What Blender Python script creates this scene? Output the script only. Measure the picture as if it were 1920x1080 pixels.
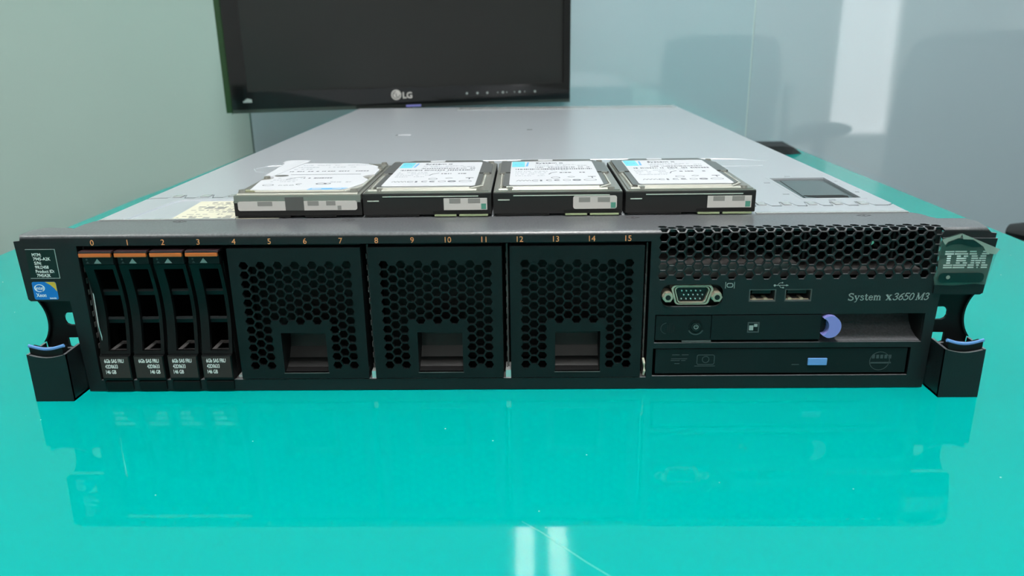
import bpy, bmesh, math, random
from mathutils import Vector, Matrix
from mathutils.geometry import delaunay_2d_cdt
random.seed(7)
TAB = 0.74                       # table top above the floor, metres; lengths below are millimetres over the table top
SC = bpy.context.scene
for o in list(bpy.data.objects): bpy.data.objects.remove(o)

# ------------------------------------------------------------------ camera
def set_camera():
    px, py, pz = 13.7052, -374.0432, 176.3524
    pitch, yaw, roll, f = 0.3106, -0.0205, -0.0137, 1458.678
    cp, sp, cy, sy = math.cos(pitch), math.sin(pitch), math.cos(yaw), math.sin(yaw)
    fwd = Vector((sy*cp, cy*cp, -sp)); right = Vector((cy, -sy, 0)); up = right.cross(fwd)
    cr, sr = math.cos(roll), math.sin(roll)
    r = cr*right + sr*up; u = -sr*right + cr*up
    cam = bpy.data.cameras.new('camera'); ob = bpy.data.objects.new('camera', cam)
    SC.collection.objects.link(ob)
    m = Matrix((r, u, -fwd)).transposed().to_4x4()
    m.translation = Vector((px/1000, py/1000, pz/1000 + TAB))
    ob.matrix_world = m
    cam.sensor_width = 36; cam.lens = f/1920*36; cam.clip_start = 0.02; cam.clip_end = 50
    cam.dof.use_dof = True; cam.dof.focus_distance = 0.44; cam.dof.aperture_fstop = 14
    SC.camera = ob
set_camera()
w = bpy.data.worlds.new('world'); SC.world = w; w.use_nodes = True
w.node_tree.nodes['Background'].inputs[0].default_value = (.75, .85, 1, 1)
w.node_tree.nodes['Background'].inputs[1].default_value = 0.3
vs = SC.view_settings
vs.view_transform = 'Standard'; vs.look = 'None'; vs.gamma = 1; vs.exposure = 0.0; vs.use_curve_mapping = False
TUBE = 30.0       # radiance of the added side and rear ceiling strips
TUBE_NEAR = 130.0  # radiance of the strips above the table, raised to brighten their reflection
WINDOW = 1.3       # radiance of the daylit window

# ------------------------------------------------------------------ materials
MAT = {}
def srgb(r, g, b):
    return tuple((c/255/12.92 if c/255 <= .04045 else ((c/255+.055)/1.055)**2.4) for c in (r, g, b)) + (1,)
def mat(name, col, rough=.5, metal=0, ior=1.45, alpha=1, emit=0, bump=0, bscale=800, speck=None, coat=0, trans=0, vary=0, vscale=30):
    m = bpy.data.materials.new(name); m.use_nodes = True; nt = m.node_tree
    b = nt.nodes['Principled BSDF']
    b.inputs['Base Color'].default_value = col; b.inputs['Roughness'].default_value = rough
    b.inputs['Metallic'].default_value = metal; b.inputs['IOR'].default_value = ior
    b.inputs['Alpha'].default_value = alpha; b.inputs['Coat Weight'].default_value = coat
    b.inputs['Transmission Weight'].default_value = trans
    if emit:
        b.inputs['Emission Color'].default_value = col; b.inputs['Emission Strength'].default_value = emit
    tc = nt.nodes.new('ShaderNodeTexCoord')
    if vary or speck:
        last = None
        if vary:
            n = nt.nodes.new('ShaderNodeTexNoise'); n.inputs['Scale'].default_value = vscale; n.inputs['Detail'].default_value = 5
            nt.links.new(tc.outputs['Object'], n.inputs['Vector'])
            mx = nt.nodes.new('ShaderNodeMix'); mx.data_type = 'RGBA'
            mx.inputs[6].default_value = tuple(c*(1-vary) for c in col[:3])+(1,)
            mx.inputs[7].default_value = tuple(min(1, c*(1+vary)) for c in col[:3])+(1,)
            nt.links.new(n.outputs['Fac'], mx.inputs[0]); last = mx.outputs[2]
        if speck:      # (colour, cell scale, threshold, amount)
            sc, scale, th, gate = speck
            v = nt.nodes.new('ShaderNodeTexVoronoi'); v.inputs['Scale'].default_value = scale
            nt.links.new(tc.outputs['Object'], v.inputs['Vector'])
            n2 = nt.nodes.new('ShaderNodeTexNoise'); n2.inputs['Scale'].default_value = scale*.13
            nt.links.new(tc.outputs['Object'], n2.inputs['Vector'])
            g = nt.nodes.new('ShaderNodeMath'); g.operation = 'GREATER_THAN'; g.inputs[1].default_value = gate
            nt.links.new(n2.outputs['Fac'], g.inputs[0])
            l = nt.nodes.new('ShaderNodeMath'); l.operation = 'LESS_THAN'; l.inputs[1].default_value = th
            nt.links.new(v.outputs['Distance'], l.inputs[0])
            mu = nt.nodes.new('ShaderNodeMath'); mu.operation = 'MULTIPLY'
            nt.links.new(g.outputs[0], mu.inputs[0]); nt.links.new(l.outputs[0], mu.inputs[1])
            m2 = nt.nodes.new('ShaderNodeMix'); m2.data_type = 'RGBA'
            m2.inputs[6].default_value = col; m2.inputs[7].default_value = sc
            if last: nt.links.new(last, m2.inputs[6])
            nt.links.new(mu.outputs[0], m2.inputs[0]); last = m2.outputs[2]
        nt.links.new(last, b.inputs['Base Color'])
    if bump:
        n = nt.nodes.new('ShaderNodeTexNoise'); n.inputs['Scale'].default_value = bscale; n.inputs['Detail'].default_value = 3
        nt.links.new(tc.outputs['Object'], n.inputs['Vector'])
        bp = nt.nodes.new('ShaderNodeBump'); bp.inputs['Strength'].default_value = bump; bp.inputs['Distance'].default_value = .0002
        nt.links.new(n.outputs['Fac'], bp.inputs['Height']); nt.links.new(bp.outputs[0], b.inputs['Normal'])
    MAT[name] = m
    return m
mat('table_teal', srgb(0, 170, 163), .035, ior=1.29, speck=((.55, .85, .8, 1), 90, .03, .5), vary=.03, vscale=4)
mat('scratch_teal', srgb(110, 205, 195), .4)
mat('table_edge', srgb(10, 120, 110), .3)
mat('table_leg', srgb(120, 124, 128), .3, .8)
def dusty_sheen(name, col, dust_sheen, rough, drough):  # up-facing faces lighter: dust plus the wall's glancing reflection painted into the colour
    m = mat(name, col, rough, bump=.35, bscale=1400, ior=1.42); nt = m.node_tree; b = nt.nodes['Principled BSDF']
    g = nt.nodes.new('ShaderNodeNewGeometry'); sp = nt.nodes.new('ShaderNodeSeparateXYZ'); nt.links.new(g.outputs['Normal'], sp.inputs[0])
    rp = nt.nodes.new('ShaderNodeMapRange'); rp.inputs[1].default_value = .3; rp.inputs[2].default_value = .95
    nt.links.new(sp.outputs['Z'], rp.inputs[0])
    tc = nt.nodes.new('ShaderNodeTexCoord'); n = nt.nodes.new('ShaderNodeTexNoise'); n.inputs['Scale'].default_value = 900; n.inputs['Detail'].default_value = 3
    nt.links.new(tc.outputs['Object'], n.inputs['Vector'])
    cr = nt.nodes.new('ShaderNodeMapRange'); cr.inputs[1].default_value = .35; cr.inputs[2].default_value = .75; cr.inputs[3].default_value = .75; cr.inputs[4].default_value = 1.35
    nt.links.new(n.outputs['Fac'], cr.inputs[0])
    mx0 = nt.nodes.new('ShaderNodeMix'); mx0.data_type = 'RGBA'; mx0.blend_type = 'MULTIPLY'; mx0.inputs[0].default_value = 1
    mx0.inputs[6].default_value = dust_sheen; nt.links.new(cr.outputs[0], mx0.inputs[7])
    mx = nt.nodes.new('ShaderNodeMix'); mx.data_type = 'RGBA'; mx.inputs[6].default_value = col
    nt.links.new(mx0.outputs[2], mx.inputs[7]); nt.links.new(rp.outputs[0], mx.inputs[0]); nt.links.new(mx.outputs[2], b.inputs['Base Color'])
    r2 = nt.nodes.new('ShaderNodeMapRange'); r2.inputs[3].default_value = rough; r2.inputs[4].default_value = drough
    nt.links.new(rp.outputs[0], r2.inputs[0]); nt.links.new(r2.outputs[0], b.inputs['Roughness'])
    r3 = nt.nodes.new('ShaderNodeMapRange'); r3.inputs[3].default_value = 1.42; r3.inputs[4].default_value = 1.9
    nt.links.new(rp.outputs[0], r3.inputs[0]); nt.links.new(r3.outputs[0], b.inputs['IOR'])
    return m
dusty_sheen('bezel_black', srgb(22, 26, 29), srgb(106, 108, 112), .45, .28)
mat('panel_black', srgb(17, 24, 26), .5, ior=1.33, bump=.15, bscale=1500)
mat('carrier_black', srgb(14, 17, 18), .45, ior=1.3)
mat('deep_black', srgb(10, 10, 11), .6)
mat('sheet_steel', srgb(198, 203, 210), .30, .25, ior=1.6)
mat('dark_steel', srgb(95, 92, 92), .5, .3, vary=.5, vscale=120)
mat('bright_steel', srgb(225, 228, 228), .25, .6)
mat('orange_plastic', srgb(214, 110, 52), .35)
mat('maroon_plastic', srgb(60, 42, 46), .4)
mat('orange_print', srgb(250, 160, 105), .6)
mat('white_print', srgb(252, 252, 250), .6)
mat('grey_print', srgb(160, 170, 168), .6)
mat('faint_print', srgb(66, 74, 76), .5)
mat('label_black', srgb(12, 26, 24), .35)
mat('label_brown', srgb(58, 50, 49), .5, ior=1.3)
mat('blue_plastic', srgb(112, 158, 222), .35)
mat('violet_plastic', srgb(138, 140, 214), .35)
mat('sticker_blue', srgb(30, 118, 200), .3)
mat('sticker_gold', srgb(214, 178, 60), .3)
mat('film_clear', srgb(120, 150, 140), .25, alpha=.2, ior=1.5)
mat('film_fold', srgb(175, 188, 178), .3, alpha=.5, ior=1.5)
mat('film_dark', srgb(14, 38, 36), .2, alpha=.75, ior=1.5)
mat('nickel', srgb(186, 176, 158), .38, .45)
mat('port_black', srgb(14, 14, 15), .45)
mat('contact_gold', srgb(190, 175, 150), .4, .4)
mat('paper_cream', srgb(222, 218, 198), .6)
mat('paper_white', srgb(218, 219, 225), .5)
mat('paper_print', srgb(96, 100, 110), .6)
mat('paper_light_print', srgb(178, 182, 190), .6)
mat('cyan_print', srgb(118, 214, 228), .5)
mat('skyblue_print', srgb(110, 180, 232), .5)
mat('blur_grey', srgb(150, 150, 146), .6)
mat('blur_light', srgb(214, 211, 207), .6)
mat('blur_dark', srgb(96, 98, 96), .6)
mat('blur_green', srgb(90, 160, 140), .6)
mat('disk_cover', srgb(116, 117, 116), .34, .35, ior=1.6)
mat('disk_rim', srgb(158, 157, 150), .3, .5)
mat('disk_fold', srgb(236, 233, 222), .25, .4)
mat('disk_body', srgb(34, 33, 33), .45)
mat('gasket_tan', srgb(150, 150, 120), .5)
mat('board_green', srgb(165, 180, 140), .4)
mat('tv_black', srgb(12, 13, 14), .08, ior=1.5, coat=.3)
mat('tv_screen', srgb(30, 31, 30), .38, ior=1.5)
mat('tv_trim', srgb(40, 72, 40), .15, ior=1.5)
mat('tv_underside', srgb(120, 120, 114), .12, .9)
mat('chair_black', srgb(30, 33, 35), .6, bump=.3, bscale=300)
mat('chair_plastic', srgb(45, 48, 50), .35)
mat('window_grey', srgb(84, 96, 98), .12, .3, ior=1.6)
mat('wall_green', srgb(183, 213, 205), .035, ior=2.4, vary=.02, vscale=1.5)
mat('wall_teal', srgb(183, 212, 222), .035, ior=2.4, vary=.02, vscale=1.5)
mat('wall_blue', srgb(190, 214, 224), .035, ior=2.4, vary=.02, vscale=1.5)
mat('seam_grey', srgb(205, 225, 222), .3)
mat('seam_dark', srgb(70, 100, 90), .5)
mat('room_white', srgb(214, 216, 214), .8, vary=.03, vscale=2)
mat('ceiling_white', srgb(228, 229, 227), .85, vary=.02, vscale=3)
mat('floor_grey', srgb(150, 152, 152), .5, vary=.12, vscale=8)
mat('trim_white', srgb(222, 222, 220), .5)
mat('light_housing', srgb(225, 226, 224), .4)
mat('tube_glow', (1, .99, .95, 1), emit=TUBE)
mat('tube_glow_near', (1, .99, .96, 1), emit=TUBE_NEAR)
mat('daylight', (.98, .98, 1, 1), emit=WINDOW)

# ------------------------------------------------------------------ mesh helpers
def W(p): return Vector((p[0]/1000, p[1]/1000, p[2]/1000 + TAB))
class MB:
    def __init__(s): s.v = []; s.f = []
    def add(s, vs, fs, M=None):
        n = len(s.v)
        for p in vs:
            p = Vector(p)
            s.v.append(M @ p if M else p)
        s.f += [tuple(i+n for i in f) for f in fs]
        return s
    def box(s, x0, x1, y0, y1, z0, z1, M=None, bev=0):
        if bev:
            bm = bmesh.new(); bmesh.ops.create_cube(bm, size=1)
            for v in bm.verts: v.co = Vector((x0+(v.co.x+.5)*(x1-x0), y0+(v.co.y+.5)*(y1-y0), z0+(v.co.z+.5)*(z1-z0)))
            bmesh.ops.bevel(bm, geom=bm.edges[:], offset=bev, segments=2, affect='EDGES', profile=.5)
            bm.verts.index_update()
            s.add([v.co.copy() for v in bm.verts], [tuple(v.index for v in f.verts) for f in bm.faces], M); bm.free()
            return s
        return s.add([(x0,y0,z0),(x1,y0,z0),(x1,y1,z0),(x0,y1,z0),(x0,y0,z1),(x1,y0,z1),(x1,y1,z1),(x0,y1,z1)],
              [(0,3,2,1),(4,5,6,7),(0,1,5,4),(1,2,6,5),(2,3,7,6),(3,0,4,7)], M)
    def prism(s, pts, lo, hi, plane='xy', M=None):
        """pts: counter-clockwise outline in the plane, extruded from lo to hi along the third axis"""
        n = len(pts)
        def P(a, b, c): return {'xy': (a, b, c), 'xz': (a, c, b), 'yz': (c, a, b)}[plane]
        vs = [P(a, b, lo) for a, b in pts] + [P(a, b, hi) for a, b in pts]
        fs = [tuple(range(n-1, -1, -1)), tuple(range(n, 2*n))] + [(i, (i+1) % n, n+(i+1) % n, n+i) for i in range(n)]
        return s.add(vs, fs, M)
    def cyl(s, c, r, h, axis='z', n=20, r2=None, M=None, cap=True):
        r2 = r if r2 is None else r2
        def P(a, b, t): return {'z': (c[0]+a, c[1]+b, c[2]+t), 'y': (c[0]+a, c[1]+t, c[2]+b), 'x': (c[0]+t, c[1]+a, c[2]+b)}[axis]
        vs = [P(r*math.cos(2*math.pi*i/n), r*math.sin(2*math.pi*i/n), 0) for i in range(n)] + \
             [P(r2*math.cos(2*math.pi*i/n), r2*math.sin(2*math.pi*i/n), h) for i in range(n)]
        fs = [(i, (i+1) % n, n+(i+1) % n, n+i) for i in range(n)]
        if cap: fs += [tuple(range(n-1, -1, -1)), tuple(range(n, 2*n))]
        return s.add(vs, fs, M)
    def ring(s, c, ro, ri, h, axis='y', n=28, a0=0, a1=360, sx=1.0, M=None):
        full = abs(a1-a0) >= 360
        k = n if full else n+1
        def P(a, b, t): return {'z': (c[0]+a*sx, c[1]+b, c[2]+t), 'y': (c[0]+a*sx, c[1]+t, c[2]+b)}[axis]
        vs = []
        for i in range(k):
            an = math.radians(a0+(a1-a0)*i/n); ca, sa = math.cos(an), math.sin(an)
            vs += [P(ro*ca, ro*sa, 0), P(ri*ca, ri*sa, 0), P(ri*ca, ri*sa, h), P(ro*ca, ro*sa, h)]
        fs = []
        for i in range(n):
            a, b = 4*i, 4*((i+1) % k)
            fs += [(a+j, a+(j+1) % 4, b+(j+1) % 4, b+j) for j in range(4)]
        if not full: fs += [(0, 1, 2, 3), tuple(4*(k-1)+j for j in (3, 2, 1, 0))]
        return s.add(vs, fs, M)
    def tube(s, path, r, n=8, sq=1.0, M=None):
        path = [Vector(p) for p in path]; rings = []
        up = Vector((0, 0, 1))
        for i, p in enumerate(path):
            d = (path[min(i+1, len(path)-1)] - path[max(i-1, 0)]).normalized()
            a = d.cross(up)
            if a.length < .05: a = Vector((1, 0, 0))
            a.normalize(); b = a.cross(d)
            rr = r[i] if isinstance(r, (list, tuple)) else r
            rings.append([p + a*rr*math.cos(2*math.pi*j/n) + b*rr*sq*math.sin(2*math.pi*j/n) for j in range(n)])
        vs = [q for rg in rings for q in rg]; fs = []
        for i in range(len(path)-1):
            for j in range(n): fs.append((i*n+j, i*n+(j+1) % n, (i+1)*n+(j+1) % n, (i+1)*n+j))
        fs += [tuple(range(n-1, -1, -1)), tuple(range((len(path)-1)*n, len(path)*n))]
        return s.add(vs, fs, M)
    def grid(s, fn, nu, nv, thick=None):
        vs = [fn(i/nu, j/nv) for j in range(nv+1) for i in range(nu+1)]
        fs = [(j*(nu+1)+i, j*(nu+1)+i+1, (j+1)*(nu+1)+i+1, (j+1)*(nu+1)+i) for j in range(nv) for i in range(nu)]
        if thick:
            t = Vector(thick); n = len(vs)
            vs2 = [Vector(v)+t for v in vs]
            edge = [i for i in range(nu+1)] + [j*(nu+1)+nu for j in range(1, nv+1)] + [nv*(nu+1)+i for i in range(nu-1, -1, -1)] + [j*(nu+1) for j in range(nv-1, 0, -1)]
            m = len(edge)
            fs += [tuple(i+n for i in reversed(f)) for f in fs]
            fs += [(edge[(i+1) % m], edge[i], edge[i]+n, edge[(i+1) % m]+n) for i in range(m)]
            vs = vs + vs2
        return s.add(vs, fs)
    def sheet(s, outer, holes, t, fn=None, lines=(), seam=()):
        """flat sheet in (a, b) with through holes; fn(a, b, depth) maps it into space, depth 0 .. t"""
        if fn is None: fn = lambda a, b, d: (a, d, b)
        vs = []; es = []
        for poly in [outer]+list(holes):
            n0 = len(vs); vs += [Vector(q) for q in poly]; k = len(poly)
            es += [(n0+i, n0+(i+1) % k) for i in range(k)]
        for q0, q1 in lines:
            n0 = len(vs); vs += [Vector(q0), Vector(q1)]; es.append((n0, n0+1))
        V, E, F, *_ = delaunay_2d_cdt(vs, es, [], 0, 1e-5)
        def inside(p, poly):
            c = False; n = len(poly); x, y = p; j = n-1
            for i in range(n):
                xi, yi = poly[i]; xj, yj = poly[j]
                if (yi > y) != (yj > y) and x < (xj-xi)*(y-yi)/(yj-yi)+xi: c = not c
                j = i
            return c
        hb = [(min(q[0] for q in h), max(q[0] for q in h), min(q[1] for q in h), max(q[1] for q in h), h) for h in holes]
        keep = []
        for f in F:
            c = sum((V[i] for i in f), Vector((0, 0)))/len(f)
            if not inside(c, outer): continue
            if any(x0 < c.x < x1 and y0 < c.y < y1 and inside(c, h) for x0, x1, y0, y1, h in hb): continue
            keep.append(tuple(f))
        n = len(V); used = {}
        cnt = {}
        for f in keep:
            for i in range(len(f)):
                e = (f[i], f[(i+1) % len(f)]); cnt[e] = 1
        fs = list(keep) + [tuple(i+n for i in reversed(f)) for f in keep]
        for (a, b) in cnt:
            if (b, a) not in cnt: fs.append((b, a, a+n, b+n))
        return s.add([fn(q.x, q.y, 0) for q in V] + [fn(q.x, q.y, t) for q in V], fs)
def link(o, parent=None):
    SC.collection.objects.link(o)
    if parent is not None: o.parent = parent
    return o
ORG = {}
def obj(name, mb, m, parent=None, smooth=False, label=None, origin=None, fix=True):
    """one mesh object from table-frame millimetres; a part shares its thing's frame"""
    me = bpy.data.meshes.new(name)
    if parent is not None: org = ORG[parent.name]
    else:
        if origin is None:
            xs = [p[0] for p in mb.v]; ys = [p[1] for p in mb.v]; zs = [p[2] for p in mb.v]
            origin = ((min(xs)+max(xs))/2, (min(ys)+max(ys))/2, min(zs))
        org = Vector(origin)
    me.from_pydata([(Vector(p)-org)/1000 for p in mb.v], [], mb.f)
    if fix:
        bm = bmesh.new(); bm.from_mesh(me); bmesh.ops.remove_doubles(bm, verts=bm.verts, dist=2e-6)
        bmesh.ops.recalc_face_normals(bm, faces=bm.faces)
        bmesh.ops.dissolve_degenerate(bm, dist=1e-7, edges=bm.edges)
        bm.to_mesh(me); bm.free()
    me.materials.append(MAT[m])
    if smooth:
        for p in me.polygons: p.use_smooth = True
        me.set_sharp_from_angle(angle=math.radians(38))
    o = bpy.data.objects.new(name, me); link(o, parent)
    if parent is None: o.location = W(org)
    ORG[o.name] = org
    if label: o['label'] = label
    return o
def thing(name, at, label, cat, group=None):
    o = bpy.data.objects.new(name, None); link(o); o.location = W(at); o.empty_display_size = .02
    ORG[o.name] = Vector(at); o['label'] = label; o['category'] = cat
    if group: o['group'] = group
    return o
def struct(o): o['kind'] = 'structure'; return o
def tag(o, label, cat, group=None):
    o['label'] = label; o['category'] = cat
    if group: o['group'] = group
    return o
def text_mb(s, size, height=None, width=None, depth=.12, shear=0, bold=0, align='LEFT', M=None):
    """extruded lettering lying in x/z, facing -y, baseline at 0; size in mm, optional exact width"""
    cu = bpy.data.curves.new('lettering', 'FONT'); cu.body = s; cu.size = size; cu.extrude = depth/2
    cu.shear = shear; cu.offset = bold; cu.resolution_u = 3
    ob = bpy.data.objects.new('lettering', cu); SC.collection.objects.link(ob)
    dg = bpy.context.evaluated_depsgraph_get(); me = bpy.data.meshes.new_from_object(ob.evaluated_get(dg))
    vs = [v.co.copy() for v in me.vertices]; fs = [tuple(p.vertices) for p in me.polygons]
    bpy.data.objects.remove(ob); bpy.data.curves.remove(cu); bpy.data.meshes.remove(me)
    x0 = min(v.x for v in vs); x1 = max(v.x for v in vs)
    kx = (width/(x1-x0)) if width else 1
    off = {'LEFT': x0, 'CENTER': (x0+x1)/2, 'RIGHT': x1}[align]
    mb = MB(); mb.add([((v.x-off)*kx, -v.z, v.y) for v in vs], fs, M)
    return mb
def T(x, y, z): return Matrix.Translation((x, y, z))
FLAT = Matrix.Rotation(math.radians(-90), 4, 'X')     # turns x/z lettering to lie face up
def hexa(cx, cz, r): return [(cx+r*math.cos(math.radians(60*i)), cz+r*math.sin(math.radians(60*i))) for i in range(6)]
def rect(x0, x1, z0, z1): return [(x0, z0), (x1, z0), (x1, z1), (x0, z1)]
def rrect(x0, x1, z0, z1, r, n=4):
    out = []
    for cx, cz, a0 in ((x1-r, z0+r, -90), (x1-r, z1-r, 0), (x0+r, z1-r, 90), (x0+r, z0+r, 180)):
        out += [(cx+r*math.cos(math.radians(a0+90*i/n)), cz+r*math.sin(math.radians(a0+90*i/n))) for i in range(n+1)]
    return out
PX, PZ, HR = 4.335, 4.953, 2.44      # hexagon lattice: column step, row step, hole radius

# ------------------------------------------------------------------ room
WY = 950
def room():
    H = 1900; X0, X1, Y0 = -2600, 3000, -3000
    struct(obj('floor', MB().box(X0, X1, Y0, WY, -760, -740), 'floor_grey'))
    struct(obj('ceiling', MB().box(X0, X1, Y0, WY, H, H+20), 'ceiling_white'))
    struct(obj('wall_left', MB().box(X0-60, X0, Y0, WY, -740, H), 'room_white'))
    struct(obj('wall_right', MB().box(X1, X1+60, Y0, WY, -740, H), 'room_white'))
    m = MB(); m.sheet(rect(X0, X1, -740, H), [rect(2010, 2400, -460, 900)], -60, fn=lambda a, b, d: (a, Y0+d, b))
    struct(obj('wall_rear', m, 'room_white'))
    win = struct(obj('window_1', MB().box(2012, 2398, Y0-40, Y0-34, -458, 898), 'daylight'))
    f = MB(); f.sheet(rect(1980, 2430, -490, 930), [rect(2014, 2396, -456, 896)], 30, fn=lambda a, b, d: (a, Y0+d, b))
    struct(obj('window_frame', f, 'trim_white', win))
    # glass partition panels behind the table
    S1, S2 = -449, 381
    struct(obj('wall_back', MB().box(X0, S1-1.2, WY, WY+14, -740, H), 'wall_green', label='pale green glass panel left of the television'))
    struct(obj('wall_back', MB().box(S1+1.2, S2-1.2, WY, WY+14, -740, H), 'wall_teal', label='glass panel behind the television'))
    struct(obj('wall_back', MB().box(S2+1.2, X1, WY, WY+14, -740, H), 'wall_blue', label='pale blue glass panel right of the television'))
    for i, x in enumerate((S1, S2)):
        struct(obj('trim_%d' % (i+1), MB().box(x-1.2, x+1.2, WY+2, WY+13, -740, H), 'seam_dark' if i == 0 else 'seam_grey'))
    struct(obj('baseboard_rear', MB().box(X0, X1, Y0, Y0+14, -740, -660), 'trim_white'))
room()
def ceiling_light(x, y0, y1, label):
    t = thing('ceiling_light', (x, (y0+y1)/2, 1900), label, 'ceiling light', 'twin strip ceiling lights')
    m = MB(); m.box(x-150, x+150, y0-25, y1+25, 1882, 1900)
    for s in (-118, 118): m.box(x+s-30 if s < 0 else x+s+26, x+s-26 if s < 0 else x+s+30, y0-25, y1+25, 1868, 1882)
    obj('housing', m, 'light_housing', t)
    for s in (-70, 70):
        obj('light_strip', MB().box(x+s-36, x+s+36, y0, y1, 1866, 1881), 'tube_glow_near' if 'above' in label else 'tube_glow', t)
for x, y0, y1, l in ((66, -880, -290, 'twin strip ceiling light straight above the table with the server'),
                     (-1500, -50, 450, 'added unseen twin strip ceiling light left of the table'),  # added out of view to brighten the back wall
                     (1700, -50, 450, 'added unseen twin strip ceiling light right of the table, over the chairs'),  # its counterpart on the right, also added for wall brightness
                     (66, -2500, -1800, 'added unseen twin strip ceiling light at the rear, furthest from the television')):  # rear light added and lengthened for frontal light on the server
    ceiling_light(x, y0, y1, l)

# ------------------------------------------------------------------ table
def table():
    t = thing('meeting_table', (0, 50, -740), 'glossy teal green meeting table top carrying the server', 'table')
    top = [(-451, -900), (451, -900), (452, 900), (449, 925), (-440, 925), (-445.5, 620), (-451, 540)]
    obj('tabletop', MB().prism(top, -1.2, 0), 'table_teal', t)
    obj('tabletop_core', MB().prism([(x*.998, y*.998) for x, y in top], -26, -1.2), 'table_edge', t)
    for x in (-380, 380):
        for y in (-820, 850): obj('leg', MB().box(x-25, x+25, y-25, y+25, -740, -26, bev=3), 'table_leg', t)
    obj('frame_rail', MB().box(-380, 380, -15, 15, -70, -26), 'table_leg', t)
table()
scr = MB()
scr.tube([(11, -117.5, .0), (18, -124, .02), (26, -133, .02), (34, -142, .02), (44, -152, .0)], [.06, .2, .22, .2, .16], n=6, sq=.2)
tag(obj('scratch', scr, 'scratch_teal'), 'long thin pale scratch across the teal table by the camera', 'scratch')

# ------------------------------------------------------------------ server
def server():
    S = thing('rack_server', (0, 350, 0), 'black fronted flat grey rack server lying on the teal table', 'server')
    H = 85.5
    # --- wrapped front bezel: unfolded sheet, b runs up the face, round the edge and back over the top
    R = 2.2; B0 = H-R; ARC = math.pi*R/2
    def wrap(a, b, d):
        if b <= B0: return (a, d, b)
        if b < B0+ARC:
            an = (b-B0)/R; rr = R-d
            return (a, R-rr*math.cos(an), B0+rr*math.sin(an))
        return (a, R+(b-B0-ARC), H-d)
    def sb(y): return B0+ARC+(y-R)
    outer = [(-219.3, .4), (219, .4), (220.8, 51.2), (240.6, 51), (241.7, 52), (243.4, 82.6), (240.8, 82.9), (240.8, sb(13)), (238.8, sb(20.4)), (224.6, sb(20.8)),
             (222.6, sb(24)), (221.2, sb(31)), (218, sb(35)), (-216, sb(34.5)), (-219, sb(31)), (-220.6, sb(24)), (-220.6, sb(15)), (-224, sb(17)), (-237, sb(17.5)), (-241, sb(13)),
             (-241, sb(2)), (-240.4, 82.9), (-243.6, 82.6), (-242.2, 52), (-241, 51), (-220.8, 51.0)]
    holes = [rect(-212.3, 75.3, 6.6, 80), rrect(81.2, 112.4, 45.6, 57.4, 4.5), rect(125.5, 138.9, 48.1, 54.6), rect(143.4, 156.8, 48.1, 54.6),
             rect(78.8, 215, 25.8, 41.3), rect(78.4, 210.4, 7.3, 22.9)]
    for k in range(32):
        x = 81.6+4.33*k
        for j in range(7 if k % 2 == 0 else 6):
            z = 61.9+4.95*j+(2.475 if k % 2 else 0)
            if x > 216: continue
            holes.append(hexa(x, z, HR))
    lines = [((-239, B0+ARC*i/3), (239, B0+ARC*i/3)) for i in range(4)]
    m = MB(); m.sheet(outer, holes, 1.4, wrap, lines)
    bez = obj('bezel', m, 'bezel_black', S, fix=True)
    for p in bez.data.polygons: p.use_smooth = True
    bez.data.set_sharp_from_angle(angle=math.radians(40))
    # bright line on the lower lip and door opening reveals
    obj('opening_lip', MB().box(-212.3, 75.3, .8, 9, 5.4, 6.5).box(-212.3, 75.3, 1.4, 6, 80.1, 81), 'dark_steel', S)
    # right badge plate
    m = MB(); m.prism([(216.8, 52), (241.2, 52), (243.8, 80.2), (217.4, 80.6)], -1.0, .05, 'xz')
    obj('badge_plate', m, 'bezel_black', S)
    # numbers
    for i in range(16):
        obj('bay_number', text_mb(str(i), 4.1, align='CENTER', bold=.0, M=T(-203.9+17.85*i, -.05, 80.25)), 'orange_print', S)
    # --- inner walls behind the face
    m = MB(); m.box(-216, -213.5, 1.5, 60, .5, 84); m.box(214.8, 217, 1.5, 60, .5, 84); m.box(76.2, 78, 1.5, 60, .5, 84)
    m.box(-216, 217, 60, 62, .5, 84); m.box(-216, 217, 1.5, 60, .4, 2); m.box(-213, 76, 1.5, 60, 4.5, 5.3)
    m.box(78, 215, 1.5, 60, 23.4, 25.4); m.box(78, 215, 1.5, 60, 42, 45)
    obj('bay_walls', m, 'deep_black', S)
    m = MB(); m.box(78.2, 150, 5.5, 50, 59.5, 66.4); m.box(150, 214, 8, 50, 59.5, 62)
    obj('port_cage', m, 'dark_steel', S)
    m = MB()
    for k in range(9): m.box(80+k*15, 81.2+k*15, 14, 50, 66.5, 84)
    for k in range(5): m.tube([(92+k*26, 20, 68), (98+k*26, 18, 76), (110+k*26, 22, 79), (118+k*26, 20, 70)], 1.1, 6)
    obj('inner_cable', m, 'deep_black', S)
    # --- chassis and lid
    m = MB(); m.box(-218.5, -217.3, 3, 733, .6, 84.3); m.box(217.3, 218.5, 3, 733, .6, 84.3); m.box(-217.3, 217.3, 62, 733, .6, 1.8)
    m.box(-217.3, 217.3, 731.5, 733, 1.8, 84.3)
    obj('chassis', m, 'sheet_steel', S)
    lz0, lz1 = 84.4, 85.5
    # seam with interlocking tabs, front edge of the rear lid
    def tabs(x0, x1, ylo, yhi, step, first):
        pts = []; x = x0
        while x < x1-step*.5:
            pts += [(x, ylo), (x+step*.28, ylo), (x+step*.38, yhi), (x+step*.78, yhi), (x+step*.9, ylo)]
            x += step
        return pts+[(x1, ylo)]
    seam = [(-218.6, 93)] + tabs(-212, 20, 95.3, 103.5, 17.2, 0) + tabs(24, 215, 55, 64.5, 14.2, 0) + [(218.6, 59)]
    rear = seam + [(218.6, 733), (-218.6, 733)]
    wo = [(174.6, 75.5), (208, 75.5), (211, 143.5), (175, 143)]
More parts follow.
